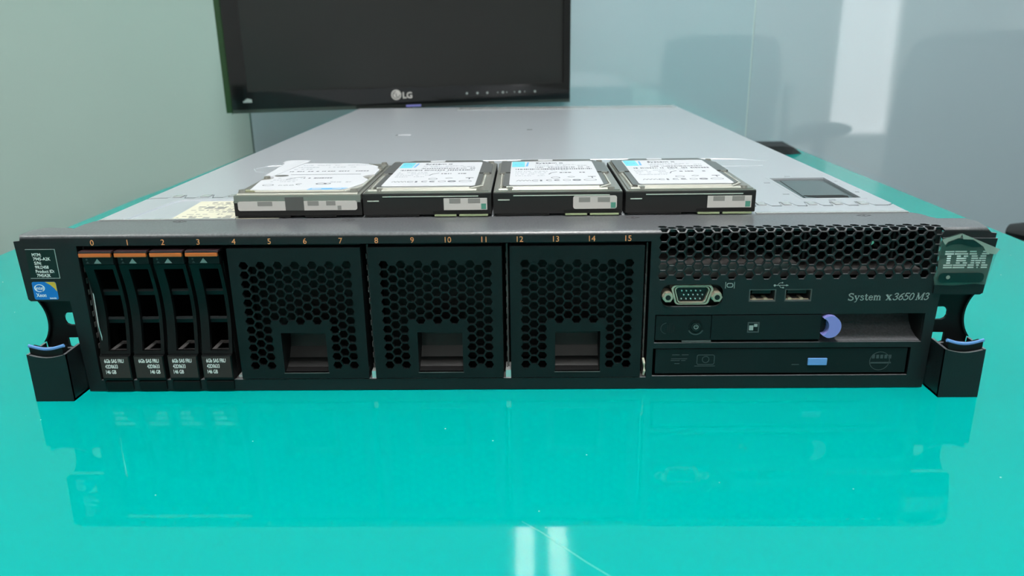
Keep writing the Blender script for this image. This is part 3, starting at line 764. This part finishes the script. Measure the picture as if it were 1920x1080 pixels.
# ------------------------------------------------------------------ loose hard drives
def scribble(m, x0, x1, y, h, z, rnd, lo=.4, hi=2.0, p=.8):
    x = x0
    while x < x1:
        l = min(rnd.uniform(lo, hi), x1-x)
        if rnd.random() < p: m.box(x, x+l, y-h/2, y+h/2, z, z+.04)
        x += l+rnd.uniform(.25, .7)
def drive(x0, label, kind, seed):
    y0, zb = 34.4, 85.9; w, L, Hh = 68.9, 100.4, 14.8
    t = thing('hard_drive', (x0+w/2, y0+L/2, zb), label, 'hard drive', 'bare hard drives lying on the server')
    rnd = random.Random(seed)
    x1, y1 = x0+w, y0+L; zt = zb+Hh
    split = zb+(12.5 if kind else 9.6)
    obj('casing', MB().box(x0, x1, y0, y1, zb+.9, split, bev=.5).box(x0+1.5, x0+30, y0+.6, y0+6, zb, zb+1).box(x1-3, x1-.6, y1-12, y1-2, zb, zb+1), 'disk_body', t)
    ch = 9
    outl = [(x0+.3, y0+.3), (x1-.3, y0+.3), (x1-.3, y1-.6), (x1-4, y1), (x0+4, y1), (x0+.3, y1-.6)]
    if kind:
        rim = MB(); rim.prism(outl, split, zt-2.0)
        rim.prism([(x0+1.6, y0+1.4), (x1-1.6, y0+1.4), (x1-1.6, y1-1.6), (x0+1.6, y1-1.6)], zt-2.0, zt-1.3)
        obj('cover_rim', rim, 'disk_rim', t)
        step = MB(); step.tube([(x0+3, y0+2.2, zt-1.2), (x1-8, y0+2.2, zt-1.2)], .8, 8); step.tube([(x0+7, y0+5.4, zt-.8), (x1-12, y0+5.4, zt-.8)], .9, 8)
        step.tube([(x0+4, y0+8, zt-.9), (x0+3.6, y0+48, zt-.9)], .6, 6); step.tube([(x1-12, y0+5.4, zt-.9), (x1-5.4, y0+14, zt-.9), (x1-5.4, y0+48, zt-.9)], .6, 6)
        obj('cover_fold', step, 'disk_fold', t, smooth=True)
        cv = MB()
        cv.prism([(x0+8, y0+6.4), (x1-13, y0+6.4), (x1-6.6, y0+14), (x1-6.6, y0+50), (x0+5, y0+50), (x0+5, y0+10)], zt-1.2, zt-.3)
        cv.prism([(x0+2.2, y0+53), (x1-2.2, y0+53), (x1-2.2, y1-16), (x1-8, y1-4), (x1-10, y1+1.2), (x0+15, y1+1.2), (x0+12, y1-3), (x0+2.2, y1-5)], zt-1.2, zt-.1)
        obj('top_cover', cv, 'disk_cover', t)
        sc = [(x0+4, y0+51.5), (x1-5, y0+52), (x0+4, y1-3), (x1-4, y1-3), (x1-6, y0+3.2), (x0+9, y0+3.0)]
        lx0, lx1, ly0, ly1 = x0+8.4, x0+59.6, y0+9.5, y0+93
        lab = obj('top_label', MB().prism(rrect(lx0, lx1, ly0, ly1, 2.0), zt-.28, zt+.02), 'paper_white', t, label='white printed label')
        z = zt+.02
        m = MB(); m.prism([(lx0+.6, ly1-22), (lx0+8.5, ly1-22), (lx0+8.5, ly1-1), (lx0+.6, ly1-1)], z, z+.04)
        obj('logo_patch', m, 'cyan_print', lab)
        obj('logo_mark', MB().prism([(lx0+9.0, ly1-20), (lx0+10.4, ly1-20), (lx0+11.2, ly1-4), (lx0+10.2, ly1-3)], z, z+.05).ring((lx0+4.6, ly1-12, z), 2.6, 2.0, .06, 'z', 18), 'skyblue_print', lab)
        tt = text_mb('System x', 6.2, width=17, M=T(lx0+15.5, ly1-9.5, z+.06) @ FLAT)
        obj('label_text', tt, 'paper_print', lab)
        m = MB()
        scribble(m, lx0+15, lx0+40, ly1-15, 1.7, z, rnd); scribble(m, lx0+15, lx0+34, ly1-19.5, 1.4, z, rnd); scribble(m, lx0+40, lx1-4, ly1-18, 2.2, z, rnd)
        scribble(m, lx0+3, lx0+22, ly1-39, 1.6, z, rnd); scribble(m, lx0+3, lx0+21, ly1-44, 1.4, z, rnd); scribble(m, lx0+3, lx0+22, ly1-49, 1.4, z, rnd); scribble(m, lx0+3, lx0+20, ly1-54, 1.4, z, rnd)
        scribble(m, lx0+24, lx1-16, ly1-36, 1.0, z, rnd)
        obj('fine_print', m, 'paper_light_print', lab)
        m = MB(); scribble(m, lx0+15, lx1-3, ly1-24.5, 2.4, z, rnd, .3, 1.4, .9); scribble(m, lx0+3, lx1-2, ly1-31, 3.4, z, rnd, .3, 1.3, .92)
        scribble(m, lx0+29, lx0+37, ly1-44, 2.4, z, rnd); scribble(m, lx0+39, lx0+45, ly1-44, 2.4, z, rnd)
        m.tube([(lx0+22.5, ly1-50, z), (lx0+24, ly1-45, z), (lx0+27.5, ly1-42, z)], .35, 5, .3)
        # row of approval marks
        for k in range(4): m.tube([(lx0+4+2*k, ly0+12, z), (lx0+5+2*k, ly0+15, z), (lx0+6+2*k, ly0+12, z)], .3, 5, .2)
        m.ring((lx0+14.5, ly0+13, z), 2.0, 1.5, .05, 'z', 16, 40, 320); m.box(lx0+17, lx0+18.2, ly0+11, ly0+15, z, z+.05)
        m.ring((lx0+22.6, ly0+13.5, z), 2.2, 1.6, .05, 'z', 16, 60, 300); m.ring((lx0+27, ly0+13.5, z), 2.2, 1.6, .05, 'z', 16, 60, 300); m.box(lx0+25.4, lx0+27.6, ly0+13.1, ly0+13.9, z, z+.05)
        m.ring((lx0+32, ly0+13.5, z), 2.2, 1.9, .05, 'z', 20); m.ring((lx0+37.5, ly0+13.5, z), 2.4, 1.6, .05, 'z', 20); m.box(lx0+36, lx0+39, ly0+13, ly0+14, z, z+.05)
        m.ring((lx0+45, ly0+13.5, z), 2.6, 2.3, .05, 'z', 20, sx=1.4); m.ring((lx0+26, ly0+22, z), 2.6, 2.2, .05, 'z', 20); m.ring((lx0+35, ly0+24, z), 2.2, 1.8, .05, 'z', 4)
        m.box(lx0+44.5, lx0+49, ly0+24, ly0+25.2, z, z+.05); m.box(lx0+46.4, lx0+47.1, ly0+20, ly0+25, z, z+.05)
        obj('approval_marks', m, 'paper_print', lab)
        obj('seal_sticker', MB().prism(rrect(x0+25.5, x0+35, y1-5.2, y1+.8, 1.5), zt-.1, zt+.1), 'paper_white', t)
        # front face
        obj('front_slot', MB().box(x0+2.6, x0+8.8, y0-.25, y0+.2, zb+8.3, zb+8.9).box(x0+10.8, x1-7, y0-.3, y0+.2, split-1.9, split-1.4), 'disk_fold', t)
        sx0 = x0+(42.6 if kind == 2 else 43.4)
        fl = obj('front_label', MB().prism(rrect(sx0, sx0+23.2, zb+3.4, zb+9.8+(.7 if kind == 2 else 0), 1.3 if kind == 2 else .15), y0-.2, y0+.1, 'xz'), 'blur_light', t, label='small blurred grey sticker')
        m = MB(); m.box(sx0+3, sx0+9, y0-.26, y0-.2, zb+7, zb+9.6).box(sx0+13, sx0+19.5, y0-.26, y0-.2, zb+7, zb+9.6)
        obj('blurred_print', m, 'blur_grey', fl)
        obj('green_corner', MB().box(sx0+20, sx0+22.6, y0-.28, y0-.2, zb+3.8, zb+6.8), 'blur_green', fl)
        px0 = x0+37.6
        obj('connector_opening', MB().box(px0, x1-1, y0-.22, y0+.3, zb+1.0, zb+3.0), 'deep_black', t)
        obj('connector_board', MB().box(px0+.8, px0+12.4, y0-.9, y0+2, zb+.2, zb+1.1).box(px0+14, x1-2, y0-.9, y0+2, zb+.2, zb+1.1), 'board_green', t)
    else:
        rim = MB(); rim.prism(outl, split, zt-2.6)
        rim.box(x0+.5, x1-.5, y0-.1, y0+.8, split-1.4, split+2.2)
        rim.prism([(x0+2, y0+3), (x1-2, y0+3), (x1-2, y1-1.6), (x0+2, y1-1.6)], zt-2.6, zt-1.4)
        obj('cover_rim', rim, 'disk_rim', t)
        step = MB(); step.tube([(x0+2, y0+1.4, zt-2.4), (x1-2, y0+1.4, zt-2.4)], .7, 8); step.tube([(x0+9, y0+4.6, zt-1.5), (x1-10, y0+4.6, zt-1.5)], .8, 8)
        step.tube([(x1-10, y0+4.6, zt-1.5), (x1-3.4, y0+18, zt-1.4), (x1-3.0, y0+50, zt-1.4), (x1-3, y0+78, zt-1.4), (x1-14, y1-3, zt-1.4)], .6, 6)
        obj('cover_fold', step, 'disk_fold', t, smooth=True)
        obj('corner_gasket', MB().prism([(x0+3, y0+3.5), (x0+11, y0+3.5), (x0+9, y0+7), (x0+4, y0+9)], zt-1.4, zt-.8), 'gasket_tan', t)
        sc = [(x1-4.5, y0+4), (x1-3, y1-24), (x1-4, y1-4), (x0+4, y0+47), (x0+4, y0+4)]
        lo = [(x0+7.5, y0+6.4), (x0+20, y0+5.2), (x0+34, y0+4.8), (x0+56, y0+4.8), (x0+60.5, y0+8), (x0+65.8, y0+24), (x0+66, y0+36), (x0+62.6, y0+42), (x0+60.6, y0+46.5), (x0+63, y0+51), (x0+66.6, y0+53),
              (x0+66.4, y0+70), (x0+63, y0+84), (x0+56, y0+93), (x0+48, y0+97.5), (x0+12, y0+99), (x0+9, y0+100), (x0+2, y0+46.8), (x0+8.2, y0+46.8), (x0+9.2, y0+42), (x0+8, y0+38.5), (x0+3.8, y0+36.5)]
        lab = obj('top_label', MB().prism(lo, zt-1.4, zt-.6), 'paper_white', t, label='large white printed label with rounded corner')
        z = zt-.6
        obj('pull_tab', MB().prism(rrect(x0-2.6, x0+13.4, y0+97, y0+112, 4), zt-.7, zt-.3).prism([(x0+1.8, y0+47.5), (x0+7, y0+47.5), (x0+13.2, y0+104), (x0-.5, y0+101)], zt-.6, zt-.25), 'paper_white', t, label='raised white pull tab')
        m = MB(); scribble(m, x0+14, x0+58, y0+90, 1.8, z, rnd); scribble(m, x0+13, x0+26, y0+82, 2.4, z, rnd); scribble(m, x0+30, x0+50, y0+82, 2, z, rnd); scribble(m, x0+12, x0+24, y0+75, 2.2, z, rnd)
        scribble(m, x0+12, x0+28, y0+42, 1.4, z, rnd); scribble(m, x0+11, x0+26, y0+36, 1.4, z, rnd); scribble(m, x0+11, x0+25, y0+31, 1.4, z, rnd); scribble(m, x0+46, x0+58, y0+28, 2.4, z, rnd)
        obj('fine_print', m, 'paper_light_print', lab)
        m = MB(); scribble(m, x0+12, x0+62, y0+66, 2.2, z, rnd, .4, 1.6, .8); m.box(x0+16, x0+58, y0+54, y0+54.9, z, z+.05); scribble(m, x0+27, x0+44, y0+42, 2.6, z, rnd)
        m.ring((x0+13, y0+20, z), 2.6, 2.2, .05, 'z', 22, sx=1.2); m.ring((x0+30, y0+22, z), 2.0, 1.4, .05, 'z', 18, 60, 300); m.ring((x0+42, y0+23, z), 2.4, 1.7, .05, 'z', 20, sx=1.3); m.ring((x0+45.5, y0+23, z), 2, 1.5, .05, 'z', 18)
        m.tube([(x0+18, y0+38, z), (x0+22, y0+44, z), (x0+27, y0+46, z)], .35, 5, .3)
        for k in range(3): m.ring((x0+20+3.2*k, y0+19, z), 1.4, 1.1, .05, 'z', 3+k)
        obj('approval_marks', m, 'paper_print', lab)
        obj('oval_hole', MB().ring((x0+11.5, y0+51, z-.05), 3.2, 0.1, .1, 'z', 20, sx=1.3), 'blur_dark', lab)
        obj('blue_band', MB().prism([(x0+38.5, y0+5), (x0+57, y0+5), (x0+60.2, y0+9.6), (x0+39.8, y0+9.6)], z, z+.05), 'skyblue_print', lab)
        m = MB(); m.box(x0+41, x0+46, y0+6.5, y0+8, z+.05, z+.09).box(x0+52, x0+57, y0+6.5, y0+8, z+.05, z+.09); obj('band_print', m, 'paper_white', lab)
        fl = obj('front_label', MB().prism(rrect(x0+2.3, x1-2.4, zb+4.0, zb+9.0, 1.2), y0-.35, y0+.1, 'xz'), 'blur_light', t, label='long blurred grey sticker')
        m = MB(); m.box(x0+28, x0+38, y0-.42, y0-.34, zb+4, zb+11.2)
        obj('blurred_gap', m, 'blur_dark', fl)
        m = MB()
        for a, b, c, d in ((13, 21, 6.6, 9), (40, 46, 6.6, 9), (50, 55, 6.6, 9), (56, 58, 4.2, 6.4)): m.box(x0+a, x0+b, y0-.42, y0-.34, zb+c, zb+d)
        obj('blurred_print', m, 'blur_grey', fl)
        obj('connector_opening', MB().box(x0+38, x0+55, y0-.22, y0+.4, zb+.2, zb+1.6), 'deep_black', t)
    for (sx, sy) in sc:
        m = MB(); m.cyl((sx, sy, zt-1.6), 2.1, 1.5, 'z', 16, 1.7); m.cyl((sx, sy, zt-.12), .8, .08, 'z', 6)
        obj('screw', m, 'disk_rim', t, smooth=False)
    return t
drive(-143.4, 'leftmost hard drive, with a big rounded white label and blue band', 0, 11)
drive(-73.9, 'hard drive between the blue band drive and the third one, square white label', 1, 12)
drive(-4.1, 'hard drive third from left, its small front sticker has a rounded top', 2, 13)
drive(66.2, 'rightmost hard drive, nearest the black window in the lid', 1, 14)

# ------------------------------------------------------------------ television
def television():
    yaw = math.radians(15.9); c0 = Vector((-391.8, 719.3, 82))
    t = thing('television', (-150, 850, 0), 'black flat screen television hanging behind the server by the glass wall', 'television')
    M = T(*c0) @ Matrix.Rotation(yaw, 4, 'Z')
    w, h = 492, 312
    m = MB(); m.sheet(rect(0, w, 0, h), [rect(22, 481, 29, h-18)], 9, fn=lambda a, b, d: tuple(M @ Vector((a, d, b))))
    obj('bezel', m, 'tv_black', t)
    m = MB(); m.box(20, 483, 3, 8, 27, h-16, M=M); obj('screen', m, 'tv_screen', t)
    m = MB(); m.box(3, w-3, 9, 34, 3, h-3, M=M); obj('rear_case', m, 'tv_black', t)
    m = MB(); m.add([(-2, 7, -3), (0, 0, 0), (0, 0, h), (-2, 7, h), (-2, 9, -3), (0, 9, 0), (0, 9, h), (-2, 9, h)], [(0, 1, 2, 3), (4, 7, 6, 5), (0, 3, 7, 4), (0, 4, 5, 1), (3, 2, 6, 7)], M)
    m.box(-9, 0, 9, 12, 0, h, M=M)
    obj('side_edge', m, 'tv_trim', t)
    m = MB(); m.box(.5, w-1, -.8, 0, .2, 4.8, M=M)
    obj('lower_edge', m, 'tv_underside', t)
    obj('screen_line', MB().box(22, 482, -.4, 0, 28.2, 28.8, M=M), 'tv_screen', t)
    lg = MB(); lg.cyl((226.5, -.6, 18.5), 7.2, .7, 'y', 30, M=M)
    L = obj('brand_disc', lg, 'blur_light', t)
    m = MB(); m.ring((226.5, -.8, 18.5), 5.4, 4.5, .2, 'y', 24, 90, 360, M=M); m.box(226.1, 227, -.8, -.6, 16, 21, M=M); m.box(226.1, 229, -.8, -.6, 15.6, 16.4, M=M); m.cyl((223.8, -.8, 20.3), .8, .2, 'y', 10, M=M)
    obj('brand_face', m, 'tv_screen', L)
    obj('brand_letters', text_mb('LG', 12, bold=.3, M=M @ T(236, -.4, 13.5)), 'blur_light', t)
    m = MB()
    for k, hh in enumerate((2.5, 4.2, 5.6, 5.2, 4.4)): m.box(15+k*2.3, 17.6+k*2.3, -.4, -.1, 14, 14+hh, M=M)
    obj('side_mark', m, 'grey_print', t)
    m = MB()
    for u in (331, 347, 362, 378, 386, 392, 404, 412, 420, 436): m.cyl((u, -.4, 17.5), 1.8 if u not in (378, 392, 404, 420) else .9, .4, 'y', 12, M=M)
    obj('button_marks', m, 'grey_print', t)
    obj('power_glow', MB().box(240, 262, -1, -.8, 1, 4, M=M), 'violet_plastic', t)
    m = MB(); m.box(210, 270, 34, 54, 60, 200, M=M); m.box(225, 255, 40, 54, -80, 80, M=M)
    obj('stand_neck', m, 'tv_black', t)
    obj('stand_base', MB().prism(rrect(-250, -50, 745, 925, 30), 0.1, 8), 'tv_black', t)
television()

# ------------------------------------------------------------------ dark object behind the server, to its right
m = MB(); m.add([(300,836,.1),(421,836,.1),(441,846,.1),(436,905,.1),(300,905,.1),(300,838,13),(408,838,13),(430,850,9),(428,903,12),(300,903,13)], [(0,4,3,2,1),(5,6,7,8,9),(0,1,6,5),(1,2,7,6),(2,3,8,7),(3,4,9,8),(4,0,5,9)])
b = obj('black_case', m, 'chair_black'); tag(b, 'flat black case on the table beside the far right server edge', 'case')

# ------------------------------------------------------------------ office chairs
def chair(x, y, ang, label):
    t = thing('office_chair', (x, y, -740), label, 'chair', 'black mesh office chairs')
    M = T(x, y, -740) @ Matrix.Rotation(math.radians(ang), 4, 'Z')      # sitter faces local -y
    def G(fn): return lambda u, v: tuple(M @ Vector(fn(u, v)))
    def back(u, v):
        a = (u-.5)*2; wd = 235*(1-.12*v**3)*(1-.10*(1-v)); return (wd*a, 230+70*v*v-45*(1-abs(a)**2)+45, 470+437*v-18*abs(a)**4)
    m = MB(); m.grid(G(back), 16, 14, thick=tuple((M.to_3x3() @ Vector((0, 12, 0))))); obj('backrest', m, 'chair_black', t, smooth=True)
    fr = MB()
    path = [M @ Vector(back(0, v/8)) for v in range(9)] + [M @ Vector(back(u/6, 1)) for u in range(1, 7)] + [M @ Vector(back(1, 1-v/8)) for v in range(1, 9)]
    fr.tube([tuple(p) for p in path], 13, 8); obj('back_frame', fr, 'chair_plastic', t, smooth=True)
    m = MB(); m.tube([tuple(M @ Vector(q)) for q in ((0, 320, 800), (0, 330, 600), (0, 290, 460), (0, 180, 420))], [16, 22, 24, 22], 8); obj('back_spine', m, 'chair_plastic', t, smooth=True)
    def seat(u, v):
        a = (u-.5)*2; return (245*a*(1-.1*abs(2*v-1)**3), -240+470*v, 455-25*(abs(a)**3)-30*max(0, .25-v)*4)
    m = MB(); m.grid(G(seat), 14, 14, thick=(0, 0, -55)); obj('seat', m, 'chair_black', t, smooth=True)
    for s in (-1, 1):
        m = MB(); m.tube([tuple(M @ Vector(q)) for q in ((s*180, 40, 400), (s*285, 40, 410), (s*290, 40, 570), (s*285, 20, 690))], 16, 8)
        a = obj('arm_post', m, 'chair_plastic', t, smooth=True)
        m = MB(); m.tube([tuple(M @ Vector((s*285, -150+k*31, 702-8*abs(k-5)/5))) for k in range(11)], [16, 32, 40, 43, 44, 44, 44, 42, 38, 32, 18], 12, .42)
        obj('armrest', m, 'chair_black', t, smooth=True)
    m = MB(); m.cyl(tuple(M @ Vector((0, 0, 70))), 26, 340, 'z', 16); obj('gas_column', m, 'chair_plastic', t)
    for k in range(5):
        a = math.radians(72*k+ang); cx, cy = x+280*math.cos(a), y+280*math.sin(a)
        lg = obj('base_spoke', MB().tube([(x, y, -740+95), (cx, cy, -740+72)], [26, 15], 8), 'chair_plastic', t, smooth=True)
        obj('caster', MB().cyl((cx-12, cy, -740+28), 28, 24, 'x', 18), 'chair_black', lg)
chair(890, 625, 225, 'black office chair at the right table side, armrest showing')
chair(850, -1250, 12, 'black office chair reflected faintly in the glass behind the server')
